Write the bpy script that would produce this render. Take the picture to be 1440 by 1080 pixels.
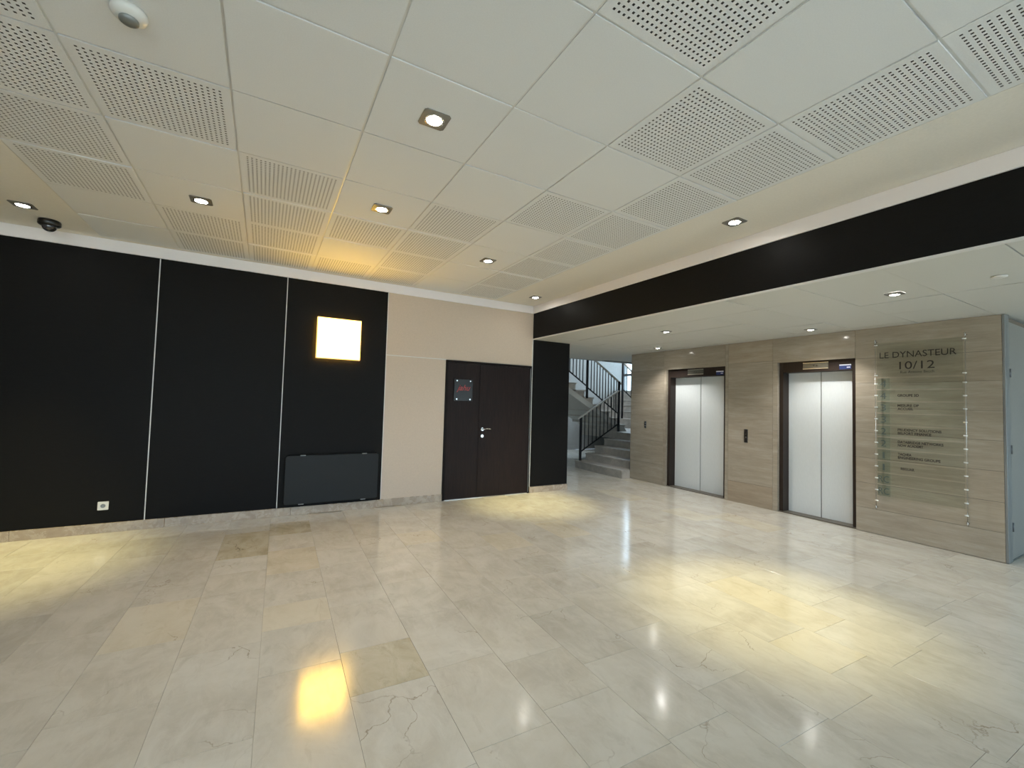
import bpy, bmesh, math, random
from mathutils import Vector, Matrix
random.seed(7)
sc = bpy.context.scene
for o in list(bpy.data.objects): bpy.data.objects.remove(o)
COL = sc.collection
R = math.radians

# ------------------------------------------------------------------ camera
CAM_F, YAW, PITCH, ROLL, EYE = 609.13, 0.51829, 0.04144, 0.02823, 1.5
cy, sy = math.cos(YAW), math.sin(YAW); cp, sp = math.cos(PITCH), math.sin(PITCH)
fw = Vector((sy*cp, cy*cp, sp)); rt = Vector((cy, -sy, 0)); up = rt.cross(fw)
rt2 = math.cos(ROLL)*rt + math.sin(ROLL)*up; up2 = -math.sin(ROLL)*rt + math.cos(ROLL)*up
cam = bpy.data.objects.new('camera', bpy.data.cameras.new('camera')); COL.objects.link(cam)
cam.data.sensor_width = 36; cam.data.lens = CAM_F/1440*36; cam.data.clip_start = .05
M4 = Matrix.Identity(4)
for i in range(3):
    M4[i][0] = rt2[i]; M4[i][1] = up2[i]; M4[i][2] = -fw[i]
M4[0][3], M4[1][3], M4[2][3] = 0, 0, EYE
cam.matrix_world = M4
sc.camera = cam

def project(P):
    v = Vector(P) - Vector((0, 0, EYE)); d = v.dot(fw)
    if d < .1: return None
    return 720+CAM_F*v.dot(rt2)/d, 540-CAM_F*v.dot(up2)/d

# ------------------------------------------------------------------ world, daylight, exposure
sc.view_settings.view_transform = 'Standard'; sc.view_settings.look = 'None'
sc.view_settings.gamma = 1; sc.view_settings.use_curve_mapping = False
sc.view_settings.exposure = 1.0
W = bpy.data.worlds.new('sky'); sc.world = W; W.use_nodes = True
wn = W.node_tree; bg = wn.nodes['Background']
bg.inputs[0].default_value = (.58, .77, 1.0, 1); bg.inputs[1].default_value = 3.0
sun = bpy.data.objects.new('sun', bpy.data.lights.new('sun', 'SUN')); sun.data.energy = 11; sun.data.color = (1, .96, .9); sun.data.angle = R(.5)
sun.rotation_euler = (R(-38), 0, 0); COL.objects.link(sun)      # from behind the building: lights the pavement outside

def portal(loc, rot, sx, sy_):
    L = bpy.data.lights.new('window_portal', 'AREA'); L.shape = 'RECTANGLE'; L.size = sx; L.size_y = sy_
    L.cycles.is_portal = True
    o = bpy.data.objects.new('window_portal', L); o.location = loc; o.rotation_euler = rot; COL.objects.link(o)

# room numbers (metres)
YB, XH, XE, HC, HP, HL = 6.1514, 3.8916, 6.6304, 3.12, 2.996, 2.559
XL, YF, XR = -4.6, -3.6, 9.6
YS, XS = 11.4, 11.0          # far walls of the stairwell
portal((-.4, YF, 1.35), (R(90), 0, 0), 7.4, 2.5)
portal((6.7, YF, 1.2), (R(90), 0, 0), 4.8, 2.3)

SPOT_WARM, SPOT_COOL, SPOT_LOW = 138, 22, 34
SCONCE_E = 12

# ------------------------------------------------------------------ material helpers
def mat(name, col, rough=.5, metal=0, spec=.5, coat=0, emis=None, estr=0):
    m = bpy.data.materials.new(name); m.use_nodes = True; b = m.node_tree.nodes['Principled BSDF']
    b.inputs['Base Color'].default_value = (*col, 1); b.inputs['Roughness'].default_value = rough
    b.inputs['Metallic'].default_value = metal; b.inputs['Specular IOR Level'].default_value = spec
    b.inputs['Coat Weight'].default_value = coat; b.inputs['Coat Roughness'].default_value = .05
    if emis: b.inputs['Emission Color'].default_value = (*emis, 1); b.inputs['Emission Strength'].default_value = estr
    return m
class NT:
    def __init__(s, m): s.t = m.node_tree; s.b = s.t.nodes['Principled BSDF']
    def n(s, ty, **k):
        x = s.t.nodes.new(ty)
        for a, v in k.items():
            if a in x.inputs.keys(): x.inputs[a].default_value = v
            else: setattr(x, a, v)
        return x
    def l(s, a, b): s.t.links.new(a, b)
    def coords(s, scale=(1, 1, 1), rnd=True):
        tc = s.n('ShaderNodeTexCoord'); mp = s.n('ShaderNodeMapping'); mp.inputs['Scale'].default_value = scale
        if rnd:
            oi = s.n('ShaderNodeObjectInfo'); ml = s.n('ShaderNodeMath', operation='MULTIPLY'); ml.inputs[1].default_value = 37.0
            s.l(oi.outputs['Random'], ml.inputs[0]); ad = s.n('ShaderNodeVectorMath', operation='ADD')
            s.l(tc.outputs['Object'], ad.inputs[0]); s.l(ml.outputs[0], ad.inputs[1]); s.l(ad.outputs[0], mp.inputs[0])
        else: s.l(tc.outputs['Object'], mp.inputs[0])
        return mp.outputs[0]
    def noise(s, v, scale, detail=4, rough=.5, dist=0):
        x = s.n('ShaderNodeTexNoise'); x.inputs['Scale'].default_value = scale; x.inputs['Detail'].default_value = detail
        x.inputs['Roughness'].default_value = rough; x.inputs['Distortion'].default_value = dist
        s.l(v, x.inputs['Vector']); return x.outputs['Fac']
    def ramp(s, f, stops):
        r = s.n('ShaderNodeValToRGB'); e = r.color_ramp.elements
        e[0].position, e[0].color = stops[0][0], (*stops[0][1], 1); e[1].position, e[1].color = stops[-1][0], (*stops[-1][1], 1)
        for p, c in stops[1:-1]:
            q = e.new(p); q.color = (*c, 1)
        s.l(f, r.inputs[0]); return r.outputs[0]
    def mix(s, f, a, b, blend='MIX'):
        x = s.n('ShaderNodeMix', data_type='RGBA', blend_type=blend)
        if hasattr(f, 'links'): s.l(f, x.inputs[0])
        else: x.inputs[0].default_value = f
        for i, c in ((6, a), (7, b)):
            if hasattr(c, 'links'): s.l(c, x.inputs[i])
            else: x.inputs[i].default_value = (*c, 1)
        return x.outputs[2]
    def bump(s, f, strength, dist=.001):
        b = s.n('ShaderNodeBump'); b.inputs['Strength'].default_value = strength; b.inputs['Distance'].default_value = dist
        s.l(f, b.inputs['Height']); s.l(b.outputs[0], s.b.inputs['Normal'])

def marble(name, c0, c1, c2, vein, veinamt, rough=.125):
    m = mat(name, c1, rough, spec=.7); t = NT(m)
    v = t.coords(); n1 = t.noise(v, 1.6, 6, .62, 1.2); base = t.ramp(n1, [(.28, c0), (.5, c1), (.72, c2)])
    v2 = t.coords((1, .45, 1)); n2 = t.noise(v2, 9, 8, .7, .6)
    base = t.mix(t.ramp(n2, [(.42, (.0,)*3), (.68, (.75,)*3)]), base, c2)
    v4 = t.coords((2.2, .9, 1)); base = t.mix(t.ramp(t.noise(v4, 4, 8, .72, 1.5), [(.25, (.8,)*3), (.46, (0,)*3)]), base, c0)
    # thin veins: distorted voronoi cell edges, broken up by noise
    nz = t.n('ShaderNodeTexNoise'); nz.inputs['Scale'].default_value = 3.2; nz.inputs['Detail'].default_value = 5; t.l(v, nz.inputs['Vector'])
    ad = t.n('ShaderNodeVectorMath', operation='MULTIPLY_ADD'); ad.inputs[1].default_value = (.55, .55, .55)
    t.l(nz.outputs['Color'], ad.inputs[0]); t.l(v, ad.inputs[2])
    vo = t.n('ShaderNodeTexVoronoi', feature='DISTANCE_TO_EDGE'); vo.inputs['Scale'].default_value = 1.7; t.l(ad.outputs[0], vo.inputs['Vector'])
    edge = t.ramp(vo.outputs['Distance'], [(0, (1,)*3), (.007, (0,)*3)])
    msk = t.ramp(t.noise(v, 2.3, 3), [(.54, (0,)*3), (.68, (1,)*3)])
    f = t.mix(1, edge, msk, 'MULTIPLY'); f = t.mix(1, f, (veinamt,)*3, 'MULTIPLY')
    base = t.mix(f, base, vein)
    oi = t.n('ShaderNodeObjectInfo'); tint = t.ramp(oi.outputs['Random'], [(0, (.925, .92, .905)), (.35, (1, 1, 1)), (.7, (.97, .955, .935)), (1, (1.0, .99, .97))])
    base = t.mix(1, base, tint, 'MULTIPLY')
    t.l(base, t.b.inputs['Base Color'])
    t.l(t.ramp(n2, [(.3, (rough*.8,)*3), (.8, (rough*1.5,)*3)]), t.b.inputs['Roughness'])
    t.bump(t.noise(v, 5, 2), .05, .0006)
    return m
def travertine(name, c0, c1, c2, rough=.13):
    m = mat(name, c1, rough, spec=.6); t = NT(m)
    v = t.coords((.7, .7, 6)); n1 = t.noise(v, 2.0, 9, .72, .35)
    base = t.ramp(n1, [(.25, c0), (.5, c1), (.75, c2)])
    v2 = t.coords((2.2, 2.2, 30)); n2 = t.noise(v2, 3, 5, .6, .2)
    base = t.mix(t.ramp(n2, [(.45, (0,)*3), (.8, (.55,)*3)]), base, c0)
    v3 = t.coords((5, 5, 14)); n3 = t.noise(v3, 2.5, 8, .75, .4)      # pits and pale fossils
    base = t.mix(t.ramp(n3, [(.62, (0,)*3), (.78, (.5,)*3)]), base, c2)
    base = t.mix(t.ramp(t.noise(v3, 1.3, 6, .7), [(.24, (.6,)*3), (.36, (0,)*3)]), base, (.2, .16, .12))
    oi = t.n('ShaderNodeObjectInfo'); tint = t.ramp(oi.outputs['Random'], [(0, (.93, .905, .88)), (.5, (1, 1, 1)), (1, (.96, .96, .95))])
    base = t.mix(1, base, tint, 'MULTIPLY')
    t.l(base, t.b.inputs['Base Color']); t.bump(n2, .06, .0006)
    return m

def grainy(name, col, rough, scale, amt, bump=.1, stretch=(1, 1, 1), spec=.5, metal=0):
    m = mat(name, col, rough, metal, spec); t = NT(m); v = t.coords(stretch, rnd=False)
    f = t.noise(v, scale, 6, .65); lo = tuple(c*(1-amt) for c in col); hi = tuple(min(1, c*(1+amt)) for c in col)
    t.l(t.ramp(f, [(.3, lo), (.7, hi)]), t.b.inputs['Base Color']); t.bump(f, bump, .001)
    return m

MT = dict(
 marble=marble('cream_marble', (.485, .445, .375), (.565, .53, .455), (.65, .62, .55), (.22, .16, .10), .75),
 marble_brown=marble('brown_veined_marble', (.36, .31, .205), (.50, .445, .325), (.60, .55, .44), (.13, .11, .06), .95),
 marble_tan=marble('tan_marble', (.52, .46, .35), (.60, .545, .43), (.67, .62, .51), (.25, .18, .1), .8),
 skirting=marble('skirting_marble', (.34, .26, .19), (.41, .325, .245), (.48, .40, .31), (.22, .15, .1), .5, .25),
 grout=mat('grout', (.47, .43, .36), .5),
 trav=travertine('travertine', (.285, .24, .185), (.37, .32, .25), (.46, .41, .335)),
 trav_warm=travertine('travertine_warm', (.30, .24, .175), (.385, .32, .24), (.46, .40, .315)),
 stonejoint=mat('stone_joint', (.16, .13, .10), .8),
 step=grainy('step_stone', (.42, .38, .33), .35, 6, .2),
 black=grainy('black_wall_panel', (.0062, .0056, .0050), .55, 60, .25, .12, (.25, 1, 3), .14),
 black_beam=grainy('black_beam_panel', (.0065, .0065, .0068), .5, 60, .25, .1, (1, .25, 3), .16),
 cream=grainy('cream_wall_paint', (.61, .50, .395), .6, 45, .04, .12, (1, 1, 1), .3),
 plaster=grainy('plain_plaster', (.55, .54, .50), .8, 20, .03, .05),
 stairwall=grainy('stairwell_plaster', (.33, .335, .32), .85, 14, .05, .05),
 tile=grainy('ceiling_tile_white', (.77, .775, .765), .75, 160, .03, .25, (1, 1, 1), .3),
 hole=mat('perforation_felt', (.15, .145, .13), .95),
 tbar=mat('ceiling_grid_metal', (.70, .69, .66), .4, 0),
 gyps=grainy('soffit_paint', (.82, .78, .70), .7, 60, .03, .08),
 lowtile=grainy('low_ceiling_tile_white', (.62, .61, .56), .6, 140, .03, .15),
 white=mat('white_moulding_paint', (.88, .83, .82), .4),
 strip=mat('white_joint_strip', (.72, .71, .68), .4),
 wood=grainy('dark_wenge_veneer', (.0135, .0066, .0052), .5, 12, .5, .15, (6, 6, .35), .2),
 woodframe=grainy('dark_door_frame', (.007, .004, .003), .5, 12, .3, .1, (6, 6, .4), .15),
 chrome=mat('brushed_chrome', (.62, .6, .57), .25, 1),
 steel=grainy('lift_door_steel', (.68, .71, .71), .38, 90, .03, .05, (1, 1, .2)),
 steel_gap=mat('door_edge_dark_metal', (.20, .18, .15), .5, .6),  # dark metal of the lift door joint and sill
 bronze=grainy('bronze_lift_frame', (.026, .017, .013), .42, 40, .15, .05, (1, 1, .2), .3),
 display=mat('display_face', (.11, .105, .085), .25),
 displaybar=mat('display_bar', (.55, .50, .40), .3, .6),
 blue=mat('blue_sticker', (.02, .04, .16), .4), stickerwhite=mat('sticker_white', (.7, .72, .8), .4),
 rad=mat('anthracite_enamel', (.019, .021, .022), .5, spec=.2), radback=mat('black_enamel', (.003, .003, .003), .6, spec=.15),
 clampm=mat('bright_chrome', (.9, .9, .88), .3, .8),
 plastic=mat('white_plastic', (.75, .74, .70), .35), darkhole=mat('socket_hole', (.05, .05, .05), .6),
 camblack=mat('camera_black_plastic', (.012, .012, .012), .3), camdome=mat('smoked_dome', (.02, .02, .025), .05, coat=1),
 lampframe=mat('lamp_brushed_frame', (.26, .25, .23), .5, .5),
 lampon=mat('lamp_lens_lit', (.9, .9, .9), .3, emis=(1, .97, .9), estr=40),
 sconce=mat('lit_opal_glass', (.9, .85, .7), .3, emis=(1, .56, .04), estr=SCONCE_E),
 sconcerim=mat('sconce_rim_glass', (.8, .6, .3), .2, emis=(1, .55, .16), estr=SCONCE_E*.07),
 ink=mat('black_lettering', (.02, .014, .01), .5), inkgrey=mat('grey_lettering', (.075, .095, .085), .5),
 inkred=mat('red_lettering', (.30, .015, .01), .4),
 rail=mat('railing_black_steel', (.006, .006, .008), .35), handrail=mat('grey_handrail', (.60, .57, .52), .35),
 doorgrey=grainy('grey_door_paint', (.245, .24, .215), .45, 30, .04, .03), trimgrey=mat('grey_metal_trim', (.24, .25, .245), .35, .4),
 button=mat('call_panel_steel', (.10, .10, .10), .3, .9),
 winframe=mat('window_frame_metal', (.12, .12, .12), .4, .5),
)
def thin_glass(name, tint, refl=1.45):
    m = bpy.data.materials.new(name); m.use_nodes = True; t = m.node_tree; t.nodes.clear()
    o = t.nodes.new('ShaderNodeOutputMaterial'); mx = t.nodes.new('ShaderNodeMixShader'); fr = t.nodes.new('ShaderNodeFresnel'); fr.inputs[0].default_value = refl
    tr = t.nodes.new('ShaderNodeBsdfTransparent'); tr.inputs[0].default_value = (*tint, 1); gl = t.nodes.new('ShaderNodeBsdfGlossy'); gl.inputs['Roughness'].default_value = .05
    ge = t.nodes.new('ShaderNodeNewGeometry'); ml = t.nodes.new('ShaderNodeMath'); ml.operation = 'MULTIPLY'; iv = t.nodes.new('ShaderNodeMath'); iv.operation = 'SUBTRACT'; iv.inputs[0].default_value = 1
    t.links.new(ge.outputs['Backfacing'], iv.inputs[1]); t.links.new(iv.outputs[0], ml.inputs[0]); t.links.new(fr.outputs[0], ml.inputs[1]); t.links.new(ml.outputs[0], mx.inputs[0]); t.links.new(tr.outputs[0], mx.inputs[1]); t.links.new(gl.outputs[0], mx.inputs[2]); t.links.new(mx.outputs[0], o.inputs[0])
    return m
MT['glass'] = thin_glass('clear_glass', (.93, .95, .93)); MT['signglass'] = thin_glass('sign_acrylic', (.93, .945, .93), 1.2)
MT['numglass'] = thin_glass('greenish_acrylic', (.85, .90, .88), 1.2)
MT['doorsign'] = mat('smoked_sign_plate', (.016, .015, .012), .3, spec=.3)

# ------------------------------------------------------------------ mesh helpers
def bm_(): return bmesh.new()
def box(bm, x0, x1, y0, y1, z0, z1, mi=0):
    vs = [bm.verts.new((x, y, z)) for x in (x0, x1) for y in (y0, y1) for z in (z0, z1)]
    for f in ((0, 1, 3, 2), (4, 6, 7, 5), (0, 4, 5, 1), (2, 3, 7, 6), (0, 2, 6, 4), (1, 5, 7, 3)):
        bm.faces.new([vs[i] for i in f]).material_index = mi
    return bm
def tube(bm, a, b, r, n=10, r2=None, mi=0):
    a, b = Vector(a), Vector(b); d = (b-a).normalized(); u = d.orthogonal().normalized(); w = d.cross(u)
    r2 = r if r2 is None else r2; ra, rb = [], []
    for i in range(n):
        t = 2*math.pi*i/n; c = u*math.cos(t)+w*math.sin(t)
        ra.append(bm.verts.new(a+c*r)); rb.append(bm.verts.new(b+c*r2))
    for i in range(n):
        f = bm.faces.new((ra[i], ra[(i+1) % n], rb[(i+1) % n], rb[i])); f.smooth = True; f.material_index = mi
    bm.faces.new(ra[::-1]).material_index = mi; bm.faces.new(rb).material_index = mi
def bar(bm, a, b, w, h):   # square-section bar, h measured vertically
    a, b = Vector(a), Vector(b); d = (b-a).normalized(); s = d.cross(Vector((0, 0, 1)))
    s = s.normalized() if s.length > 1e-4 else Vector((1, 0, 0)); u = s.cross(d).normalized(); vs = []
    for p in (a, b):
        for i, j in ((-1, -1), (1, -1), (1, 1), (-1, 1)): vs.append(bm.verts.new(p+s*i*w/2+u*j*h/2))
    for f in ((3, 2, 1, 0), (4, 5, 6, 7), (0, 1, 5, 4), (1, 2, 6, 5), (2, 3, 7, 6), (3, 0, 4, 7)): bm.faces.new([vs[i] for i in f])
def lathe(bm, prof, c=(0, 0, 0), n=28, mi=0):   # prof: (r, z)
    rings = []
    for r, z in prof:
        if r < 1e-6: rings.append([bm.verts.new((c[0], c[1], c[2]+z))]); continue
        rings.append([bm.verts.new((c[0]+r*math.cos(2*math.pi*i/n), c[1]+r*math.sin(2*math.pi*i/n), c[2]+z)) for i in range(n)])
    for A, B in zip(rings, rings[1:]):
        for i in range(n):
            q = [A[i % len(A)], A[(i+1) % len(A)], B[(i+1) % len(B)], B[i % len(B)]]
            q = list(dict.fromkeys(q))
            if len(q) > 2: f = bm.faces.new(q); f.smooth = True; f.material_index = mi
def rrect(bm, x0, x1, z0, z1, y0, y1, r, n=5, mi=0):   # rounded rectangle slab facing -y
    pts = []
    for cx, cz, a0 in ((x1-r, z1-r, 0), (x0+r, z1-r, 90), (x0+r, z0+r, 180), (x1-r, z0+r, 270)):
        for i in range(n+1): a = R(a0+90*i/n); pts.append((cx+r*math.cos(a), cz+r*math.sin(a)))
    A = [bm.verts.new((x, y0, z)) for x, z in pts]; B = [bm.verts.new((x, y1, z)) for x, z in pts]
    bm.faces.new(A).material_index = mi; bm.faces.new(B[::-1]).material_index = mi
    for i in range(len(pts)): bm.faces.new((A[i], A[(i+1) % len(pts)], B[(i+1) % len(pts)], B[i])).material_index = mi
def obj(name, bm, m, parent=None, bevel=0, loc=None):
    bmesh.ops.recalc_face_normals(bm, faces=bm.faces)
    me = bpy.data.meshes.new(name); bm.to_mesh(me); bm.free()
    for k in (m if isinstance(m, (list, tuple)) else [m]): me.materials.append(MT[k])
    o = bpy.data.objects.new(name, me); COL.objects.link(o)
    if loc: o.location = loc
    if parent: o.parent = parent
    if bevel:
        b = o.modifiers.new('bevel', 'BEVEL'); b.width = bevel; b.segments = 2; b.limit_method = 'ANGLE'
    return o
def inst(name, me, parent, loc, rz=0, rot=None):
    o = bpy.data.objects.new(name, me); COL.objects.link(o); o.parent = parent; o.location = loc
    o.rotation_euler = rot if rot else (0, 0, rz); return o
def B(*a): return box(bm_(), *a)
def struct(o, kind='structure'): o['kind'] = kind; return o
def thing(name, label, cat, loc=(0, 0, 0), group=None):
    o = bpy.data.objects.new(name, None); o.empty_display_size = .1; COL.objects.link(o); o.location = loc
    o['label'] = label; o['category'] = cat
    if group: o['group'] = group
    return o
def copy_tree(o, parent=None):
    c = o.copy(); COL.objects.link(c); c.parent = parent
    for ch in list(o.children): copy_tree(ch, c)
    return c
def text(name, s, m, parent, origin, face, height, width=None, align='LEFT', shear=0, spacing=1, off=0):
    cu = bpy.data.curves.new('t', 'FONT'); cu.body = s; cu.size = 1; cu.align_x = align; cu.shear = shear; cu.space_character = spacing; cu.offset = off; cu.resolution_u = 4
    t = bpy.data.objects.new('t', cu); COL.objects.link(t); bpy.context.view_layer.update()
    me = bpy.data.meshes.new_from_object(t.evaluated_get(bpy.context.evaluated_depsgraph_get())); bpy.data.objects.remove(t)
    xs = [v.co.x for v in me.vertices]; ys = [v.co.y for v in me.vertices]
    capk = height/.69; kx = capk if width is None else width/(max(xs)-min(xs))
    x0 = min(xs) if align == 'LEFT' else (max(xs)+min(xs))/2
    for v in me.vertices: v.co.x = (v.co.x-x0)*kx; v.co.y *= capk
    me.materials.clear(); me.materials.append(MT[m])
    o = bpy.data.objects.new(name, me); COL.objects.link(o)
    X = Vector((0, -1, 0)) if face == '-x' else Vector((1, 0, 0)); Y = Vector((0, 0, 1)); Z = X.cross(Y)
    mw = Matrix.Identity(4)
    for i in range(3): mw[i][0], mw[i][1], mw[i][2] = X[i], Y[i], Z[i]
    o.parent = parent
    po = Vector(parent.location) if parent else Vector((0, 0, 0))
    mw.translation = Vector(origin)-po; o.matrix_basis = mw
    return o

# ------------------------------------------------------------------ floor: marble laid in long bands
bm = bm_(); box(bm, XL, XS, YF, YS, -.2, -.0035)
floor = struct(obj('floor', bm, 'grout'))
FA = R(1.6); FP = .4115      # the bands run very slightly askew to the walls
def fmap(u, v):              # band coordinates -> room
    return .03+u*math.cos(FA)+(v-2.4)*math.sin(FA), 2.4+(v-2.4)*math.cos(FA)-u*math.sin(FA)
special = {(1, 2.33): (2.75, 'marble_brown'), (-1, 4.72): (5.55, 'marble_brown'), (0, 5.32): (5.83, 'marble_brown'), (3, 4.46): (4.88, 'marble_tan'),
           (8, 1.66): (2.52, 'marble_tan'), (7, 1.36): (1.72, 'marble_tan'), (0, 3.2): (3.56, 'marble_tan'), (5, 3.95): (4.45, 'marble_tan')}
tmesh = {}
def tile_mesh(w, l, m):
    k = (round(w, 3), round(l, 3), m)
    if k not in tmesh:
        b = bm_(); g = .0006; bw = .0008
        x, y = w/2-g, l/2-g; top = [b.verts.new((sx*(x-bw), sy_*(y-bw), 0)) for sx, sy_ in ((-1, -1), (1, -1), (1, 1), (-1, 1))]
        mid = [b.verts.new((sx*x, sy_*y, -.001)) for sx, sy_ in ((-1, -1), (1, -1), (1, 1), (-1, 1))]
        low = [b.verts.new((sx*x, sy_*y, -.0034)) for sx, sy_ in ((-1, -1), (1, -1), (1, 1), (-1, 1))]
        b.faces.new(top)
        for A, C in ((top, mid), (mid, low)):
            for i in range(4): b.faces.new((A[i], C[i], C[(i+1) % 4], A[(i+1) % 4]))
        bmesh.ops.recalc_face_normals(b, faces=b.faces)
        me = bpy.data.meshes.new('floor_tile'); b.to_mesh(me); b.free(); me.materials.append(MT[m]); tmesh[k] = me
    return tmesh[k]
tiles = []
rf = random.Random(21)
for s in range(-12, 28):
    v = -3.5 + rf.random()*.5; forced = sorted((k[1], e[0], e[1]) for k, e in special.items() if k[0] == s)
    while v < YS-.1:
        nxt = [f for f in forced if f[0] > v+1e-6 or abs(f[0]-v) < 1e-6]
        L = rf.choice((.42, .62, .62, .84)); m = 'marble'
        r_ = rf.random()
        if nxt and abs(nxt[0][0]-v) < 1e-6: L = nxt[0][1]-v; m = nxt[0][2]; forced = nxt[1:]
        elif nxt and v+L > nxt[0][0]-.2: L = nxt[0][0]-v
        elif r_ < .025: m = 'marble_tan'
        u0 = s*FP; cx, cyy = fmap(u0+FP/2, v+L/2)
        ymax = YB if cx < XH+.2 else YS
        if cx < XL+.2 or cyy > ymax or cyy+L/2 > ymax+.05 and cx > XH and cx < XH-.1: v += L; continue
        Lc = L
        if cx < XH+.55 and cyy+L/2 > YB-.005:
            Lc = max(.05, (YB-.005-(cyy-L/2))); cyy = cyy-L/2+Lc/2
        if cx > XE+.05 and cyy > 1.3 and cyy < 8.3: v += L; continue
        if cx > XS-.2: v += L; continue
        tiles.append((cx, cyy, FP, Lc, m)); v += L
seen = []; rest = []
for t_ in tiles:
    q = project((t_[0], t_[1], 0)); d = math.hypot(t_[0], t_[1])
    blocked = t_[0] > XE or t_[1] > 8.6
    (seen if (q and -90 < q[0] < 1530 and q[1] < 1250 and not blocked) else rest).append((d, t_))
seen.sort(); rest += seen[298:]; seen = seen[:298]
for d, (x, y, w, l, m) in seen:
    inst('floor_tile', tile_mesh(w, l, m), floor, (x, y, rf.uniform(-.00015, .00015)), -FA)
bm = bm_()
for d, (x, y, w, l, m) in rest:
    g = .001; c, s_ = math.cos(-FA), math.sin(-FA); vs = []
    for a, b_ in ((-1, -1), (1, -1), (1, 1), (-1, 1)):
        dx, dy = a*(w/2-g), b_*(l/2-g); vs.append(bm.verts.new((x+dx*c-dy*s_, y+dx*s_+dy*c, 0)))
    bm.faces.new(vs)
o = obj('floor_tiles', bm, 'marble', floor); o['kind'] = 'stuff'

# ------------------------------------------------------------------ back wall
wb = struct(obj('wall_back', B(XL-.1, 4.654, YB+.012, YB+.25, 0, HC+.2), 'cream'))
o = obj('plaster_panel', B(1.462, XH, YB, YB+.012, 2.118, HP), 'cream', wb)
o = obj('plaster_panel', B(1.462, 2.352, YB, YB+.012, .10, 2.106), 'cream', wb)
for x0, x1 in ((XL, -3.607), (-3.600, -2.343), (-2.337, -1.084), (-1.074, .189), (.199, 1.456)):
    obj('black_panel', B(x0, x1, YB-.006, YB+.012, .10, HP), 'black', wb, .0015)
obj('black_panel', B(XH+.012, 4.654, YB-.006, YB+.012, .10, HL), 'black', wb, .0015)
for x in (-1.079, .194, 1.459):
    obj('joint_strip', B(x-.0045, x+.0045, YB-.010, YB+.008, .10, HP), 'strip', wb)
obj('joint_strip', B(1.464, 2.355, YB-.004, YB+.008, 2.107, 2.117), 'strip', wb)
obj('joint_strip', B(XH-.012, XH+.002, YB-.010, YB+.008, .10, HL), 'strip', wb)
obj('joint_strip', B(4.648, 4.660, YB-.008, YB+.25, .10, HL), 'black', wb)
bb = struct(obj('baseboard_back', B(XL, XL+.02, YB-.02, YB, 0, .1), 'skirting'))
xs = [XL+.02, -3.3, -2.1, -.9, .35, 1.50, 2.352]
for a, b_ in zip(xs, xs[1:]): obj('skirting_piece', B(a+.001, b_-.001, YB-.022, YB+.006, 0, .10), 'skirting', bb, .002)
obj('skirting_piece', B(XH-.005, 4.668, YB-.022, YB+.006, 0, .095), 'skirting', bb, .002)
obj('skirting_piece', B(4.646, 4.668, YB+.008, YB+.25, 0, .095), 'skirting', bb, .002)

# white band between wall and ceiling
struct(obj('trim_1', B(XL, XH-.02, YB-.02, YB+.012, HP, HC), 'white', None, .006))
struct(obj('trim_2', B(XH-.02, XH, YF, YB, HP, HC), 'white', None, .006))
# black downstand beam over the lift hall, with its white lower edge
wr = struct(obj('wall_right_upper', B(XH, XH+.22, YF, YB-.001, HL+.012, HC+.2), 'black_beam'))
struct(obj('trim_3', B(XH-.012, XH+.014, YF, YB-.001, HL-.004, HL+.012), 'strip'))
struct(obj('wall_left', B(XL-.2, XL, YF-.2, YB+.25, 0, HC+.2), 'cream'))

# unseen front facade behind the photographer: mullioned glazing invented to bring in daylight
wf = bm_()
box(wf, XL, -4.1, YF-.2, YF, 0, HC+.2); box(wf, 3.3, 4.3, YF-.2, YF, 0, HC+.2); box(wf, 9.1, XR, YF-.2, YF, 0, HC+.2)
box(wf, -4.1, 3.3, YF-.2, YF, 2.6, HC+.2); box(wf, 4.3, 9.1, YF-.2, YF, 2.35, HC+.2)
box(wf, -4.1, 3.3, YF-.2, YF, 0, .1); box(wf, 4.3, 9.1, YF-.2, YF, 0, .05)
struct(obj('wall_front', wf, 'plaster'))
for i, (a, b_, h, n) in enumerate(((-4.1, 3.3, 2.6, 6), (4.3, 9.1, 2.35, 4))):
    w = struct(obj('window_%d' % (i+1), B(a, b_, YF-.12, YF-.06, .05, .12), 'winframe'))
    for k in range(n+1):
        x = a+(b_-a)*k/n; obj('added_mullion', B(x-.03, x+.03, YF-.13, YF-.05, .05, h), 'winframe', w)
    for k in range(n):
        obj('pane', B(a+(b_-a)*k/n+.03, a+(b_-a)*(k+1)/n-.03, YF-.095, YF-.085, .1, h), 'glass', w)
# outside pavement so the sky is only above the horizon
struct(obj('ground', B(-30, 30, -40, YF-.2, -.3, -.02), 'plaster'))

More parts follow.
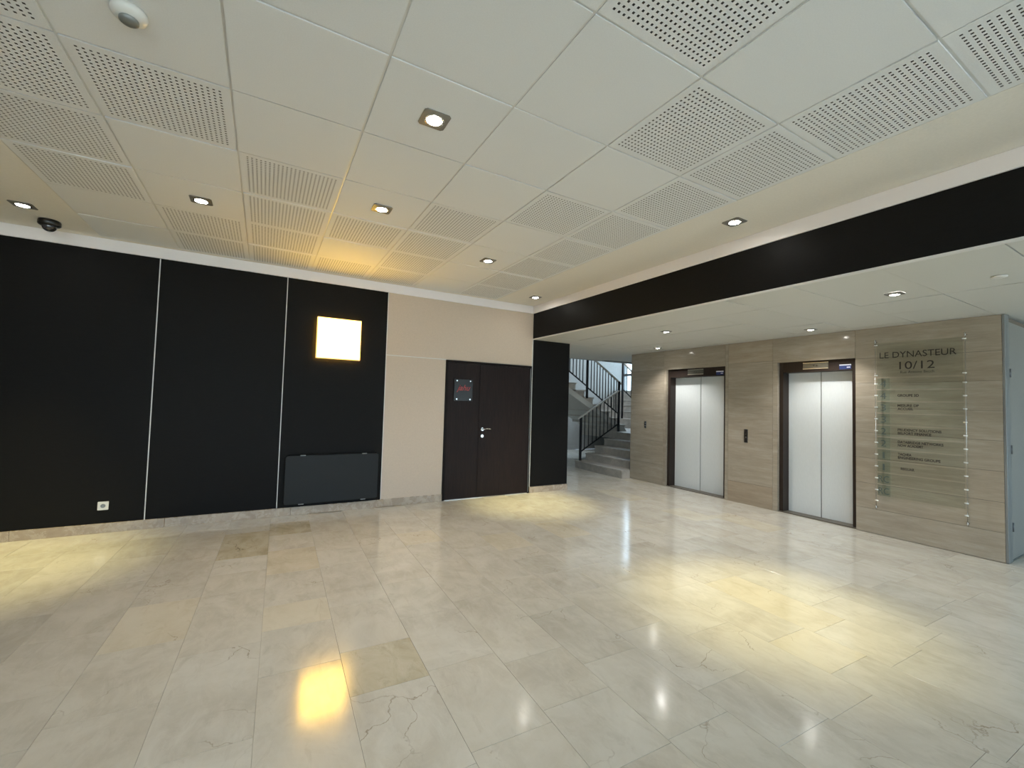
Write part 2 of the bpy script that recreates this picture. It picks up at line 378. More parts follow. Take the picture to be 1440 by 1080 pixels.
# ------------------------------------------------------------------ main ceiling: modular tiles in a painted border
PX, PY = .6716, .6747
GX = [-1.570+PX*i for i in range(8)]; GY = [6.072-PY*i for i in range(14)]   # tiles between these lines
gx0, gx1, gy0, gy1 = GX[0], GX[-1], GY[-1], GY[0]
cb = bm_()
box(cb, XL, gx0-.006, YF, YB, HC, HC+.02); box(cb, gx1+.006, XH, YF, YB, HC, HC+.02)
box(cb, gx0-.006, gx1+.006, gy1+.006, YB, HC, HC+.02); box(cb, gx0-.006, gx1+.006, YF, gy0-.006, HC, HC+.02)
box(cb, XL, XH, YF, YB, HC+.05, HC+.2)
ceil = struct(obj('ceiling', cb, 'gyps'))
perf = {(1, 3), (1, 4), (1, 5), (1, 6), (2, 4), (2, 7), (2, 8), (3, 5), (3, 6), (3, 7), (3, 8), (4, 6), (4, 8), (5, 1), (5, 5), (5, 6), (5, 7), (5, 8),
        (6, 2), (6, 4), (7, 0), (7, 1), (7, 2), (7, 3), (7, 4), (7, 5), (7, 6), (7, 7), (7, 8), (1, 1), (4, 0), (3, 0)}
def side_faces(b, s, t, z0, z1):
    A = [b.verts.new((x, y, z0)) for x, y in ((-s, -t), (s, -t), (s, t), (-s, t))]; C = [b.verts.new((x, y, z1)) for x, y in ((-s, -t), (s, -t), (s, t), (-s, t))]
    for i in range(4): b.faces.new((A[i], A[(i+1) % 4], C[(i+1) % 4], C[i]))
    return A, C
def plain_tile(sx, sy_):
    b = bm_(); A, C = side_faces(b, sx, sy_, 0, .014); b.faces.new(A); b.faces.new(C); return b
def perf_tile(sx, sy_, n=22, hs=.0054, mar=.047):
    b = bm_(); side_faces(b, sx, sy_, 0, .014)
    def lines(h):
        c = [-h+mar+(2*h-2*mar)*i/(n-1) for i in range(n)]; L = [-h]
        for q in c: L += [q-hs, q+hs]
        return L+[h]
    LX, LY = lines(sx), lines(sy_)
    V = [[b.verts.new((x, y, 0)) for y in LY] for x in LX]
    for i in range(len(LX)-1):
        for j in range(len(LY)-1):
            if i % 2 == 1 and j % 2 == 1: continue
            b.faces.new((V[i][j], V[i+1][j], V[i+1][j+1], V[i][j+1]))
    Q = [b.verts.new((x, y, .007)) for x, y in ((-sx+.01, -sy_+.01), (sx-.01, -sy_+.01), (sx-.01, sy_-.01), (-sx+.01, sy_-.01))]
    b.faces.new(Q).material_index = 1
    return b
g = .0065
def mesh_of(b, name, mats):
    bmesh.ops.recalc_face_normals(b, faces=b.faces); me = bpy.data.meshes.new(name); b.to_mesh(me); b.free()
    for m in mats: me.materials.append(MT[m])
    return me
plain_me = mesh_of(plain_tile(PX/2-g, PY/2-g), 'ceiling_tile', ['tile'])
perf_me = mesh_of(perf_tile(PX/2-g, PY/2-g), 'perforated_ceiling_tile', ['tile', 'hole'])
rc = random.Random(5)
for i in range(7):
    for j in range(13):
        row = 8-j       # row number as counted from the window side
        p_ = (i+1, row) in perf
        x, y = GX[i]+PX/2, GY[j]-PY/2
        inst('perforated_ceiling_tile' if p_ else 'ceiling_tile', perf_me if p_ else plain_me, ceil,
             (x, y, HC-.004+rc.uniform(-.002, .0015)), rot=(R(rc.uniform(-.22, .22)), R(rc.uniform(-.22, .22)), 0))
gb = bm_()
for x in GX: box(gb, x-.012, x+.012, gy0, gy1, HC+.0025, HC+.02)
for y in GY: box(gb, gx0, gx1, y-.012, y+.012, HC+.003, HC+.0205)
obj('ceiling_grid', gb, 'tbar', ceil)

# ------------------------------------------------------------------ lift hall: ceiling, stone wall, returns
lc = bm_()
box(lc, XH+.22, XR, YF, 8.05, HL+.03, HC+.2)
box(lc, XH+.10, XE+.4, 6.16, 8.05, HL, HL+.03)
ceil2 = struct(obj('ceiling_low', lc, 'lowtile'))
lx = [3.91, 4.53, 5.16, 5.80, 6.44, 7.08, 7.72]; ly = [6.16]+[5.75-.62*k for k in range(14)]
rl = random.Random(9)
lowmesh = {}
for i in range(len(lx)-1):
    for j in range(len(ly)-1):
        x0, x1, y1, y0 = lx[i], lx[i+1], ly[j], ly[j+1]
        if y0 < YF+.05: continue
        if x0 > XE and y1 > 1.4: continue
        if i == 3+0 and False: continue
        hx, hy = (x1-x0)/2-.0035, (y1-y0)/2-.0035; k = (round(hx, 3), round(hy, 3))
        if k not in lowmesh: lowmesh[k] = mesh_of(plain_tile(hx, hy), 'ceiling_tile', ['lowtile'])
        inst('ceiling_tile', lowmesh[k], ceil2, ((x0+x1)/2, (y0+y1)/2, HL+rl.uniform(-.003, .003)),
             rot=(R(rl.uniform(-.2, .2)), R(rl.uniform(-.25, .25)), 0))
# stone wall core with two lift openings
E1 = (4.485, 5.70); E2 = (2.660, 3.640); ZO = 2.195; DEP = .20
YE0, YE1 = 1.372, 6.60
core = bm_(); x0 = XE+.02; x1 = XE+1.6
for a, b_ in ((YE0+.02, E2[0]-.02), (E2[1]+.02, E1[0]-.02), (E1[1]+.02, YE1)): box(core, x0, x1, a, b_, 0, HL)
for a, b_ in (E2, E1): box(core, x0, x1, a-.02, b_+.02, ZO+.02, HL); box(core, XE+DEP+.06, x1, a-.02, b_+.02, 0, ZO+.02)
wl = struct(obj('wall_right', core, 'stonejoint'))
def slab(y0, y1, z0, z1, m='trav', t=0.0):
    g_ = .0012; obj('stone_slab', B(XE-t, XE+.024, y0+g_, y1-g_, z0+g_, z1-g_), m, wl, .0012)
rs = random.Random(3)
for zz in [0, .30, .61, .925, 1.24, 1.55, 1.865, 2.18]:    # panel right of the lifts, in courses
    z1_ = min(HL, {0: .30, .30: .61, .61: .925, .925: 1.24, 1.24: 1.55, 1.55: 1.865, 1.865: 2.18, 2.18: HL}[zz])
    slab(YE0, E2[0], zz, z1_, 'trav', rs.uniform(-.0006, .0006))
slab(E2[0], E2[1]+.07, ZO, HL); slab(E2[1], E2[1]+.07, 0, ZO)
slab(E2[1]+.07, E1[0]-.055, 2.225, HL, 'trav_warm'); slab(E2[1]+.07, E1[0]-.055, 0, .33, 'trav_warm'); slab(E2[1]+.07, E1[0]-.055, .33, 2.225, 'trav')
slab(E1[0]-.055, E1[0], 0, HL); slab(E1[0], E1[1]+.06, ZO, HL); slab(E1[1], E1[1]+.06, 0, ZO)
for a, b_ in ((0, .38), (.38, .82), (.82, 1.3), (1.3, 1.75), (1.75, 2.2), (2.2, HL)): slab(E1[1]+.06, YE1, a, b_)
for (a, b_) in (E2, E1):      # stone reveals round the openings
    for yy0, yy1 in ((a-.022, a), (b_, b_+.022)): obj('stone_reveal', B(XE+.025, XE+.055, yy0, yy1, 0, ZO), 'trav', wl)
    obj('stone_reveal', B(XE+.025, XE+.055, a, b_, ZO, ZO+.02), 'trav', wl)

def lift(y0, y1, name_label, gap_dark):
    t = thing('lift_entrance', name_label, 'lift', (XE+.03, (y0+y1)/2, 0), 'lift doors'); L = t.location
    def b(a0, a1, c0, c1, z0, z1): return B(a0-L.x, a1-L.x, c0-L.y, c1-L.y, z0, z1)
    ys, yn = y0, y1; f0 = XE+.05; d0 = XE+DEP
    obj('jamb', b(f0, d0+.03, yn-.055, yn, 0, ZO), 'bronze', t, .002)
    obj('jamb', b(f0, d0+.03, ys, ys+.055, 0, ZO), 'bronze', t, .002)
    obj('lintel', b(f0, d0+.03, ys+.055, yn-.055, ZO-.15, ZO), 'bronze', t, .002)
    a, c = ys+.055, yn-.055; mid = (a+c)/2
    obj('door_panel', b(d0, d0+.03, a, mid-.006, .012, ZO-.15), 'steel', t, .002)
    obj('door_panel', b(d0, d0+.03, mid+.006, c, .012, ZO-.15), 'steel', t, .002)
    obj('door_gap', b(d0+.012, d0+.04, mid-.008, mid+.008, .012, ZO-.15), 'steel_gap', t)
    obj('sill', b(f0-.02, d0+.05, ys+.001, yn-.001, 0, .012), 'steel_gap', t)
    w = .16; cz = ZO-.066
    dsp = obj('floor_display', b(f0-.008, f0+.004, mid-w, mid+w, cz-.045, cz+.045), 'display', t, .002)
    for z in (cz-.043, cz+.040): obj('display_bar', b(f0-.011, f0-.006, mid-w, mid+w, z-.004, z+.006), 'displaybar', dsp)
    # small up/down pictogram on the display
    tb = bm_(); xx = f0-.0095-L.x
    for s_, yy in ((1, -.02), (-1, .02)):
        vs = [tb.verts.new((xx, mid-L.y+yy-.013, cz-.012*s_)), tb.verts.new((xx, mid-L.y+yy+.013, cz-.012*s_)), tb.verts.new((xx, mid-L.y+yy, cz+.014*s_))]
        tb.faces.new(vs)
    obj('arrow_marks', tb, 'ink', dsp)
    st = obj('sticker', b(f0-.002, f0, ys+.065, ys+.20, ZO-.135, ZO-.08), 'blue', t)
    obj('sticker_stripe', b(f0-.0028, f0-.0018, ys+.065, ys+.20, ZO-.086, ZO-.070), 'stickerwhite', st)
    obj('sticker_stripe', b(f0-.0028, f0-.0018, ys+.075, ys+.115, ZO-.118, ZO-.103), 'stickerwhite', st)
    return t
lift(*E1, 'two-leaf steel lift door nearest the staircase, in a bronze frame', True)
lift(*E2, 'two-leaf steel lift door beside the glass directory sign, in a bronze frame', False)

def call_panel(y, z0, z1, w, label):
    t = thing('call_button_panel', label, 'button', (XE, y, (z0+z1)/2), 'call button plates'); h = (z1-z0)/2
    obj('plate', B(-.012, 0, -w/2, w/2, -h, h), 'button', t, .002)
    for z in (-.02, .03):
        b = bm_(); tube(b, (-.016, 0, z), (-.011, 0, z), .011, 16); obj('button', b, 'chrome', t)
call_panel(4.12, .965, 1.175, .055, 'tall dark call button plate on the stone between the two lifts')
call_panel(6.20, 1.06, 1.19, .045, 'small steel call button plate on the stone left of the lifts')

# end of the stone wall: grey door in a metal trim
rw = struct(obj('wall_return', B(XE+.024, XR, YE0+.03, YE0+.20, 0, HL), 'trimgrey'))
struct(obj('trim_4', B(XE-.001, XE+.14, YE0-.022, YE0-.001, 0, HL), 'trimgrey', None, .003))
d2 = struct(obj('door_2', B(XE+.17, XE+1.12, YE0-.008, YE0+.03, .01, 2.5), 'doorgrey', None, .002))
for z in (.35, 1.15, 1.95):
    b = bm_(); tube(b, (XE+.158, YE0-.020, z-.045), (XE+.158, YE0-.020, z+.045), .010, 12); obj('hinge', b, 'winframe', d2)
b = bm_(); box(b, XE+1.0, XE+1.04, YE0-.045, YE0-.008, 1.0, 1.15); obj('door_handle', b, 'chrome', d2)
struct(obj('baseboard_right', B(XE+.145, XR, YE0-.012, YE0+.03, 0, .008), 'trimgrey'))
struct(obj('wall_far_right', B(XR, XR+.2, YF-.2, YE0+.2, 0, HC+.2), 'plaster'))

# ------------------------------------------------------------------ stairwell
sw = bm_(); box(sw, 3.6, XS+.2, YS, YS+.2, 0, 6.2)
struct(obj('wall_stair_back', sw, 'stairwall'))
sw = bm_()     # wall with the stair window, its unseen upper part enlarged for daylight
WY0, WY1, WZ0, WZ1 = 8.5, 11.385, 1.85, 5.2
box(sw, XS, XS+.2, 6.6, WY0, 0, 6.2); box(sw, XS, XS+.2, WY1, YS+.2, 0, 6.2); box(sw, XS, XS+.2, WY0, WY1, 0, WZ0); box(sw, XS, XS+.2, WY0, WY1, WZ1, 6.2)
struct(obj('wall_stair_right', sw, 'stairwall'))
w3 = struct(obj('window_3', B(XS+.02, XS+.10, WY0, WY1, WZ0, WZ0+.05), 'winframe'))
for a, b_, c, d in ((WY0, WY0+.05, WZ0, WZ1), (WY1-.03, WY1, WZ0, WZ1), (WY0, WY1, WZ1-.05, WZ1), (WY0, WY1, 2.52, 2.60)):
    obj('window_frame', B(XS+.02, XS+.10, a, b_, c, d), 'winframe', w3)
obj('pane', B(XS+.05, XS+.058, WY0, WY1, WZ0, 2.53), 'glass', w3); obj('pane', B(XS+.05, XS+.058, WY0, WY1, 2.59, WZ1), 'glass', w3)
portal((XS+.12, (WY0+WY1)/2, (WZ0+WZ1)/2), (0, R(90), 0), WZ1-WZ0, WY1-WY0)
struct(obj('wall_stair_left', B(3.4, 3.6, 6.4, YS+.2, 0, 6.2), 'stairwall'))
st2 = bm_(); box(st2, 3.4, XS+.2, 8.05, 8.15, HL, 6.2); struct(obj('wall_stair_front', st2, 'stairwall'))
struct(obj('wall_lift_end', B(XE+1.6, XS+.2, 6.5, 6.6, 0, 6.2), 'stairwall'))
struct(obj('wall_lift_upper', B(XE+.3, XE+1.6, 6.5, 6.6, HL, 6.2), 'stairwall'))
obj('stone_slab', B(XE+.001, XE+1.6, 6.601, 6.606, 0, HL), 'trav', wl)
# unseen stair ceiling, with a rooflight opening added to brighten the stairwell
cs = bm_(); box(cs, 3.4, 5.2, 8.05, YS+.2, 6.2, 6.3); box(cs, 10.4, XS+.2, 8.05, YS+.2, 6.2, 6.3); box(cs, 5.2, 10.4, 8.05, 9.3, 6.2, 6.3); box(cs, 5.2, 10.4, 11.0, YS+.2, 6.2, 6.3)
struct(obj('ceiling_stair', cs, 'plaster'))      # stair ceiling around the made-up rooflight opening
portal((7.8, 10.15, 6.2), (0, 0, 0), 5.2, 1.7)
struct(obj('baseboard_stair', B(3.6, XS, YS-.02, YS, 0, .12), 'stairwall'))

stc = thing('staircase', 'grey stone staircase climbing behind the corner of the lift wall', 'stairs', (6.45, 6.7, 0)); SL = stc.location
def sb(x0, x1, y0, y1, z0, z1): return B(x0-SL.x, x1-SL.x, y0-SL.y, y1-SL.y, z0, z1)
RS = .167; TR = .288
# flight one, rising to +x (first two steps splay outwards)
def prism(pts, z0, z1):
    b = bm_(); A = [b.verts.new((x-SL.x, y-SL.y, z0)) for x, y in pts]; C = [b.verts.new((x-SL.x, y-SL.y, z1)) for x, y in pts]
    b.faces.new(A[::-1]); b.faces.new(C)
    for i in range(len(pts)): b.faces.new((A[i], A[(i+1) % len(pts)], C[(i+1) % len(pts)], C[i]))
    return b
for k in range(5):
    x = 6.45+TR*k; zt = RS*(k+1); yb = 8.16 if k else 8.22
    front = [(x+.02, yb), (x-.03, 7.7), (x-.05, 7.2), (x-.04, 6.607)] if k == 0 else [(x, yb), (x, 6.607)]
    pts = front+[(x+TR+.03 if k < 4 else x+TR, 6.607), (x+TR+.03 if k < 4 else x+TR, yb)]
    step = obj('step', prism(pts, 0 if k == 0 else RS*k-.02, zt-.03), 'step', stc)
    pn = [(a-.018 if i < len(front) else a, c) for i, (a, c) in enumerate(pts)]
    obj('tread', prism(pn, zt-.03, zt), 'step', step, .004)
obj('landing', sb(6.45+TR*5, 9.25, 6.607, 9.75, RS*5-.2, RS*5), 'step', stc)
obj('stair_core', sb(6.75, 9.2, 6.607, 8.10, 0, RS*2-.03), 'stairwall', stc)
for k in range(6):     # upper flight by the window
    x = 9.25+.27*k; z = RS*5+[.27, .48, .67, .83, 1.0, 1.16][k]
    s_ = obj('step', sb(x, x+.30 if k < 5 else XS-.01, 8.3, YS-.02, z-.26, z-.03), 'step', stc); obj('tread', sb(x-.018, x+.30 if k < 5 else XS-.01, 8.3, YS-.02, z-.03, z), 'step', s_, .004)
# flight two, rising back to -x
X2, T2 = 8.06, .268; Y20, Y21 = 8.22, 9.7
for k in range(10):
    x = X2-T2*k; z = RS*5+RS*(k+1)
    s_ = obj('step', sb(x-T2-.02, x, Y20+.02, Y21, z-.165, z-.03), 'step', stc); obj('tread', sb(x-T2-.02, x+.018, Y20-.01, Y21, z-.03, z), 'step', s_, .004)
b = bm_()     # sloping soffit slab
xa, xb = X2+.22, X2-T2*10; za, zb = RS*5-.18, RS*5+RS*10-.30
A = [b.verts.new((x-SL.x, y-SL.y, z)) for y in (Y20, Y21) for x, z in ((xa, za-.0), (xb, zb), (xb, zb+.14), (xa-.25, za+.27))]
for f in ((0, 1, 2, 3), (7, 6, 5, 4), (0, 4, 5, 1), (1, 5, 6, 2), (2, 6, 7, 3), (3, 7, 4, 0)): b.faces.new([A[i] for i in f])
obj('soffit', b, 'plaster', stc)

def railing(label, p0, p1, n, drop, posts, y, name='railing', over0=.1, over1=.0, group=None, top=True):
    """p0,p1: (x,z) handrail ends; drop: handrail to bottom rail; posts: (x,z0,z1)"""
    t = thing(name, label, 'railing', (p0[0], y, 0), 'stair railings'); O = t.location
    def P(x, z, dy=0): return (x-O.x, dy, z)
    sl = (p1[1]-p0[1])/(p1[0]-p0[0])
    if top:
        b = bm_(); sgn = 1 if p1[0] > p0[0] else -1
        bar(b, P(p0[0]-over0*sgn, p0[1]-over0*sgn*sl), P(p1[0]+over1*sgn, p1[1]+over1*sgn*sl), .05, .035); obj('handrail', b, 'handrail', t, .006)
    b = bm_(); bar(b, P(p0[0], p0[1]-drop), P(p1[0], p1[1]-drop), .018, .03); obj('bottom_rail', b, 'rail', t)
    for x, z0, z1 in posts:
        b = bm_(); box(b, x-O.x-.022, x-O.x+.022, -.022, .022, z0, z1); obj('post', b, 'rail', t)
    for i in range(1, n):
        x = p0[0]+(p1[0]-p0[0])*i/n; z = p0[1]+(x-p0[0])*sl
        b = bm_(); box(b, x-O.x-.008, x-O.x+.008, -.008, .008, z-drop, z-.01); obj('baluster', b, 'rail', t)
    return t
railing('black steel stair railing with grey handrail on the lowest flight', (6.54, 1.20), (7.73, 1.86), 10, .83, [(6.54, RS, 1.18), (7.73, .835, 2.09)], 8.12)
railing('black steel stair railing on the middle flight, above the lowest one', (7.82, 2.07), (6.80, 2.70), 11, .81, [(6.77, 1.64, 2.78)], 8.20, over0=.06)
railing('upper left stair railing seen behind the black wall end', (6.74, 2.75), (5.75, 3.36), 10, .80, [(5.75, 2.4, 3.4)], 8.21, over0=0)
railing('black stair railing by the bright stair window', (9.28, 2.78), (9.98, 2.30), 4, .80, [(9.28, 1.1, 2.86)], 9.60, over0=0)

# ------------------------------------------------------------------ double door with its sign
DX0, DX1, DZ = 2.356, 3.880, 2.108; SP = 2.945
dr = struct(obj('door_1', B(DX0, DX1, YB+.02, YB+.04, 0, DZ), 'woodframe'))
for a, b_, c, d in ((DX0, DX0+.035, 0, DZ), (DX1-.035, DX1, 0, DZ), (DX0+.035, DX1-.035, DZ-.035, DZ)):
    obj('door_frame', B(a, b_, YB-.014, YB+.02, c, d), 'woodframe', dr, .002)
lf = obj('door_leaf', B(DX0+.037, SP-.002, YB-.008, YB+.019, .012, DZ-.037), 'wood', dr, .0015)
rtl = obj('door_leaf', B(SP+.002, DX1-.037, YB-.008, YB+.019, .012, DZ-.037), 'wood', dr, .0015)
obj('meeting_strip', B(SP-.022, SP+.002, YB-.014, YB-.008, .012, DZ-.037), 'wood', lf, .001)
obj('edge_strip', B(DX1-.030, DX1-.022, YB-.018, YB-.013, .02, DZ-.04), 'trimgrey', dr)
b = bm_(); hx, hz = SP+.045, 1.06
tube(b, (hx, YB-.008, hz), (hx, YB-.016, hz), .026, 20); tube(b, (hx, YB-.016, hz), (hx, YB-.055, hz), .010, 12)
pts = [(hx, YB-.055, hz), (hx+.04, YB-.058, hz+.010), (hx+.085, YB-.058, hz+.012), (hx+.130, YB-.056, hz+.002)]
for p, q in zip(pts, pts[1:]): tube(b, p, q, .0105, 12, .0095)
obj('door_handle', b, 'chrome', rtl)
b = bm_(); tube(b, (hx, YB-.008, .955), (hx, YB-.015, .955), .025, 20); tube(b, (hx, YB-.015, .955), (hx, YB-.019, .955), .009, 12); obj('lock_plate', b, 'chrome', rtl)
obj('threshold', B(DX0+.04, DX1-.04, YB-.012, YB+.019, 0, .008), 'chrome', dr)
sg = thing('door_sign', 'small smoked sign plate with red script on the dark door', 'sign', (2.640, YB-.03, 1.66))
obj('plate', B(-.152, .152, 0, .006, -.165, .165), 'doorsign', sg, .001)
for x in (-.11, .11):
    for z in (-.14, .14):
        b = bm_(); tube(b, (x, -.008, z), (x, .0, z), .011, 14); tube(b, (x, .006, z), (x, .022, z), .007, 10); obj('standoff', b, 'chrome', sg)
text('lettering', 'jahu', 'inkred', sg, (2.640, YB-.0325, 1.655), '-y', .085, .23, 'CENTER', .45, off=.015)

# ------------------------------------------------------------------ radiator
rd = thing('radiator', 'flat anthracite panel radiator low on the black wall', 'radiator', (.83, YB-.08, .45))
b = bm_(); rrect(b, -.565, .565, -.305, .298, 0, .022, .03); obj('panel', b, 'rad', rd, .003)
b = bm_(); rrect(b, -.545, .545, -.285, .31, .022, .072, .02); obj('casing', b, 'radback', rd, .002)
for x in (-.37, .38):
    for z, s_ in ((-.305, -1), (.298, 1)):
        b = bm_(); box(b, x-.03, x+.03, -.004, .030, min(z, z+s_*.006)-.002, max(z, z+s_*.006)+.002); obj('clip', b, 'trimgrey', rd, .001)
b = bm_(); n = 18; cpts = [(.09+.028*math.cos(R(90+360*i/n)), .065, -.345+.026*math.sin(R(90+360*i/n))) for i in range(n+1)]
for p, q in zip(cpts, cpts[1:]): tube(b, p, q, .0028, 6)
tube(b, (.09, .065, -.32), (.09, .065, -.28), .0028, 6); obj('cable', b, 'radback', rd)

# ------------------------------------------------------------------ wall socket
so = thing('wall_socket', 'white square wall socket near the floor on the black wall', 'socket', (-1.425, YB-.006, .283))
b = bm_(); rrect(b, -.044, .044, -.044, .044, -.010, 0, .006); obj('plate', b, 'plastic', so, .002)
b = bm_(); tube(b, (0, -.011, 0), (0, -.0095, 0), .021, 24); obj('socket_well', b, 'trimgrey', so)
b = bm_()
for x in (-.0095, .0095): tube(b, (x, -.0125, 0), (x, -.010, 0), .0032, 10)
tube(b, (0, -.018, .013), (0, -.010, .013), .0025, 10); obj('pin_holes', b, 'darkhole', so)

# ------------------------------------------------------------------ wall light
sn = thing('wall_light', 'glowing square wall light on the black wall above the radiator', 'lamp', (.82, YB-.006, 2.262))
obj('back_box', B(-.24, .24, -.055, 0, -.235, .235), 'white', sn)
obj('glass_shade', B(-.262, .262, -.105, -.058, -.257, .257), 'sconce', sn, .004)
b = bm_()
for a in ((-.270, -.262, -.265, .265), (.262, .270, -.265, .265)): box(b, a[0], a[1], -.110, -.05, a[2], a[3])
for a in ((-.262, .262, -.265, -.257), (-.262, .262, .257, .265)): box(b, a[0], a[1], -.110, -.05, a[2], a[3])
obj('shade_rim', b, 'sconcerim', sn)

# ------------------------------------------------------------------ recessed downlights
def downlight(x, y, z, label, energy, col, angle, size=.155, blend=.6, group=None, aim=(0, 0)):
    t = thing('downlight', label, 'light', (x, y, z), group or 'square recessed downlights'); h = size/2
    b = bm_(); r = size*.36; n = 32     # square plate with a round hole, gently dished
    def sq(a):
        c, s_ = math.cos(a), math.sin(a); k = h/max(abs(c), abs(s_)); return c*k, s_*k
    O_, I_, Q_ = [], [], []
    for i in range(n):
        a = 2*math.pi*(i+.5)/n; X, Y = sq(a)
        O_.append(b.verts.new((X, Y, -.004))); I_.append(b.verts.new((r*math.cos(a), r*math.sin(a), -.009))); Q_.append(b.verts.new((X, Y, .004)))
    for i in range(n):
        j = (i+1) % n; b.faces.new((O_[i], O_[j], I_[j], I_[i])); b.faces.new((O_[i], O_[j], Q_[j], Q_[i]))
    obj('square_trim', b, 'lampframe', t)
    b = bm_(); lathe(b, [(r, -.009), (r*.93, -.0115), (r*.80, -.008)], n=32); obj('ring', b, 'chrome', t)
    b = bm_(); lathe(b, [(0, -.0105), (r*.4, -.010), (r*.82, -.0075)], n=24); obj('lens', b, 'lampon', t)
    S = bpy.data.lights.new('downlight_beam', 'SPOT'); S.energy = energy; S.color = col; S.spot_size = R(angle); S.spot_blend = blend; S.shadow_soft_size = .03
    o = bpy.data.objects.new('beam', S); o.parent = t; o.location = (0, 0, -.03); COL.objects.link(o)
    o.rotation_euler = Vector((aim[0], aim[1], -z)).to_track_quat('-Z', 'Y').to_euler()
    return t
WARM, COOL = (1, .88, .42), (1, .99, .96)
z = HC
downlight(3.483, 2.280, z, 'square downlight in the painted ceiling border in front of the black beam', SPOT_WARM*1.25, WARM, 46, blend=1, aim=(-.08, -.32))
downlight(3.553, 5.578, z, 'square downlight in the ceiling corner above the dark double door', SPOT_WARM*1.5, WARM, 44, blend=1, aim=(-.05, -.05))
downlight(-1.930, 5.439, z, 'square downlight at the left edge beside the black dome camera', SPOT_WARM*1.7, WARM, 54, blend=1, aim=(-.1, -.1))
z = HC-.005
downlight(.780, 2.358, z, 'largest square downlight, in a plain tile near the middle of the ceiling', SPOT_COOL, COOL, 110)
downlight(-.533, 4.413, z, 'square downlight in a plain tile left of the yellow glow', SPOT_COOL, COOL, 110)
downlight(.799, 3.729, z, 'square downlight in the tile lit yellow above the wall light', SPOT_COOL, COOL, 110)
downlight(2.163, 4.430, z, 'square downlight in a plain tile between the wall light and ceiling corner', SPOT_COOL, COOL, 110)
z = HL-.002
downlight(4.831, 1.640, z, 'low ceiling downlight nearest the photographer, over the lift hall', SPOT_LOW, COOL, 120, .12)
downlight(4.896, 4.221, z, 'low ceiling downlight midway along the lift hall, away from the lifts', SPOT_LOW, COOL, 120, .12)
downlight(6.168, 5.505, z, 'low ceiling downlight close to the stone beside the stair-side lift', SPOT_LOW, COOL, 120, .12)
downlight(6.158, 2.961, z, 'low ceiling downlight close to the stone above the lift by the directory', SPOT_LOW, COOL, 120, .12)

# ------------------------------------------------------------------ ceiling devices
dm = thing('dome_camera', 'black dome security camera on the ceiling above the black wall', 'camera', (-1.871, 5.80, HC))
b = bm_(); lathe(b, [(0, 0), (.075, 0), (.082, -.012), (.082, -.042), (.072, -.052), (.058, -.055)], n=32); obj('housing', b, 'camblack', dm)
b = bm_(); lathe(b, [(.056, -.050)]+[(.056*math.cos(R(a)), -.055-.052*math.sin(R(a))) for a in range(10, 91, 10)], n=28); obj('dome', b, 'camdome', dm)
b = bm_(); lathe(b, [(.0, -.1092), (.010, -.1085), (.014, -.105)], c=(.004, -.004, 0), n=16); obj('lens', b, 'trimgrey', dm)
sd = thing('smoke_detector', 'round white smoke detector on a plain tile at the top left', 'detector', (-.572, 2.375, HC-.005))
b = bm_(); lathe(b, [(0, 0), (.062, 0), (.064, -.012), (.058, -.026), (.040, -.034), (.034, -.036)], n=36); obj('base', b, 'plastic', sd)
b = bm_(); lathe(b, [(.034, -.034), (.034, -.046), (.026, -.052), (0, -.054)], n=30); obj('sensor_cap', b, 'trimgrey', sd)
s2 = thing('smoke_detector', 'tiny white disc detector on the low ceiling at the right edge', 'detector', (4.797, 1.0, HL-.002))
b = bm_(); lathe(b, [(0, 0), (.045, 0), (.045, -.008), (.03, -.014), (0, -.015)], n=28); obj('base', b, 'plastic', s2)

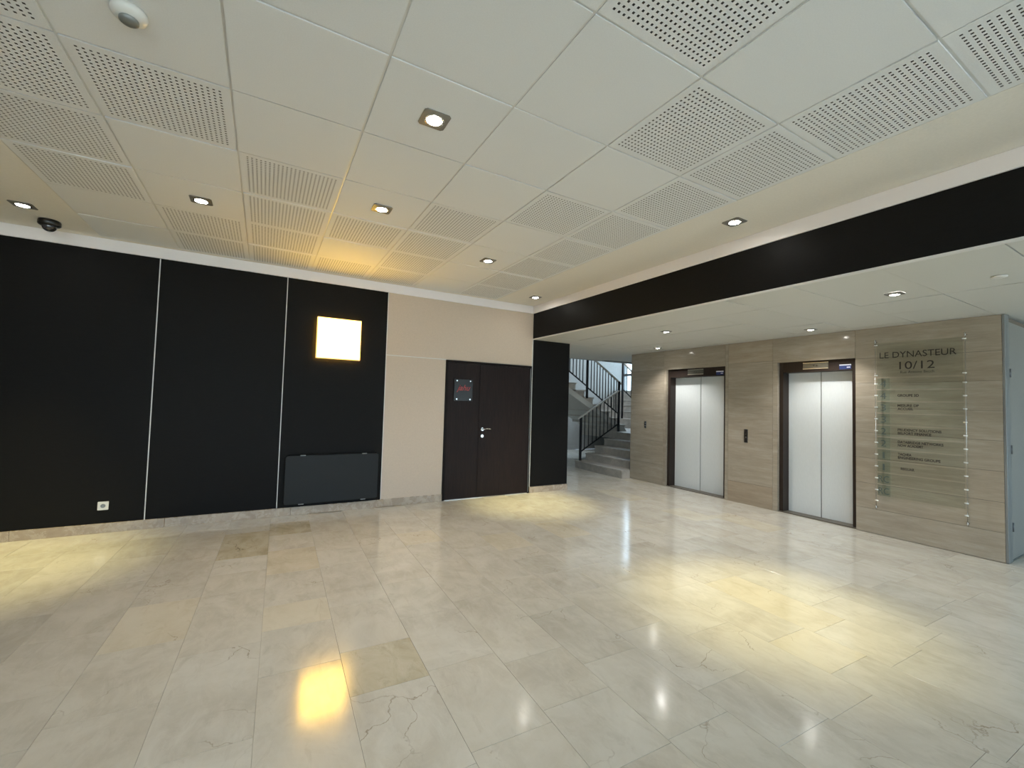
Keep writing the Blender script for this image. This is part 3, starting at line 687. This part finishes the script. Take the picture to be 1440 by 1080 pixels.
# ------------------------------------------------------------------ glass directory between two rods
dg = thing('directory_sign', 'clear glass building directory hung between steel rods on the stone', 'sign', (XE-.045, 2.03, 1.36)); DL = dg.location
def db(x0, x1, y0, y1, z0, z1): return B(x0-DL.x, x1-DL.x, y0-DL.y, y1-DL.y, z0-DL.z, z1-DL.z)
xg = XE-.045
ZR = [1.852-.1445*k for k in range(10)]; ZCL = [2.33, 1.955]+ZR
for y in (2.432, 1.634):
    b = bm_(); tube(b, (0, y-DL.y, .335-DL.z), (0, y-DL.y, 2.375-DL.z), .0035, 8); rod = obj('rod', b, 'chrome', dg)
    b = bm_()
    for z_ in (.335, 2.375): tube(b, (0, y-DL.y, z_-.022-DL.z), (0, y-DL.y, z_+.022-DL.z), .008, 12); tube(b, (0, y-DL.y, z_-DL.z), (.045, y-DL.y, z_-DL.z), .006, 10)
    obj('rod_bracket', b, 'chrome', rod)
    for z_ in ZCL+[.42]:
        b = bm_(); s_ = -1 if y > 2 else 1; tube(b, (0, y-DL.y-.010*s_, z_-DL.z), (0, y-DL.y+.022*s_, z_-DL.z), .0075, 10); obj('clamp', b, 'clampm', dg)
hp = obj('header_panel', db(xg-.003, xg+.003, 1.65, 2.416, 1.935, 2.35), 'signglass', dg)
text('heading', 'LE DYNASTEUR', 'ink', dg, (xg-.006, 2.385, 2.163), '-x', .072, .685, 'LEFT', off=.0)
text('heading', '10/12', 'ink', dg, (xg-.006, 2.195, 2.022), '-x', .090, .315, 'LEFT')
text('street_name', 'Rue Antoine Becch', 'ink', dg, (xg-.006, 2.185, 1.972), '-x', .030, .30, 'LEFT')
rows = ['4', '4', '3', '3', '2', '2', '1', '1', 'RC', 'RC']
names = [[], [('GROUPE 3D', .195)], [('MESURE DP', .195), ('ACCUEIL', .145)], [], [('PRUDENCY SOLUTIONS', .385), ('BELFORT FINANCE', .30)],
         [('DATABRIDGE NETWORKS', .40), ('NOW ACADEMY', .23)], [('TACHEA', .125), ('ENGINEERING GROUPE', .375)], [('  REGUAR', .125)], [], []]
for z_, rnum, nm in zip(ZR, rows, names):
    obj('number_plate', db(xg-.003, xg+.003, 2.29, 2.416, z_-.064, z_+.064), 'numglass', dg)
    obj('name_plate', db(xg-.003, xg+.003, 1.65, 2.286, z_-.064, z_+.064), 'signglass', dg)
    w = {'4': .062, '3': .055, '2': .055, '1': .02, 'RC': .105}[rnum]
    text('floor_number', rnum, 'inkgrey', dg, (xg-.006, 2.353, z_-.043), '-x', .078, w, 'CENTER')
    for q, (s_, w) in enumerate(nm):
        zz = z_-.013 if len(nm) == 1 else z_+.012-.040*q
        text('company_name', s_.strip(), 'ink', dg, (xg-.006, 2.215 if not s_.startswith(' ') else 2.19, zz), '-x', .028, w, 'LEFT', off=.03)
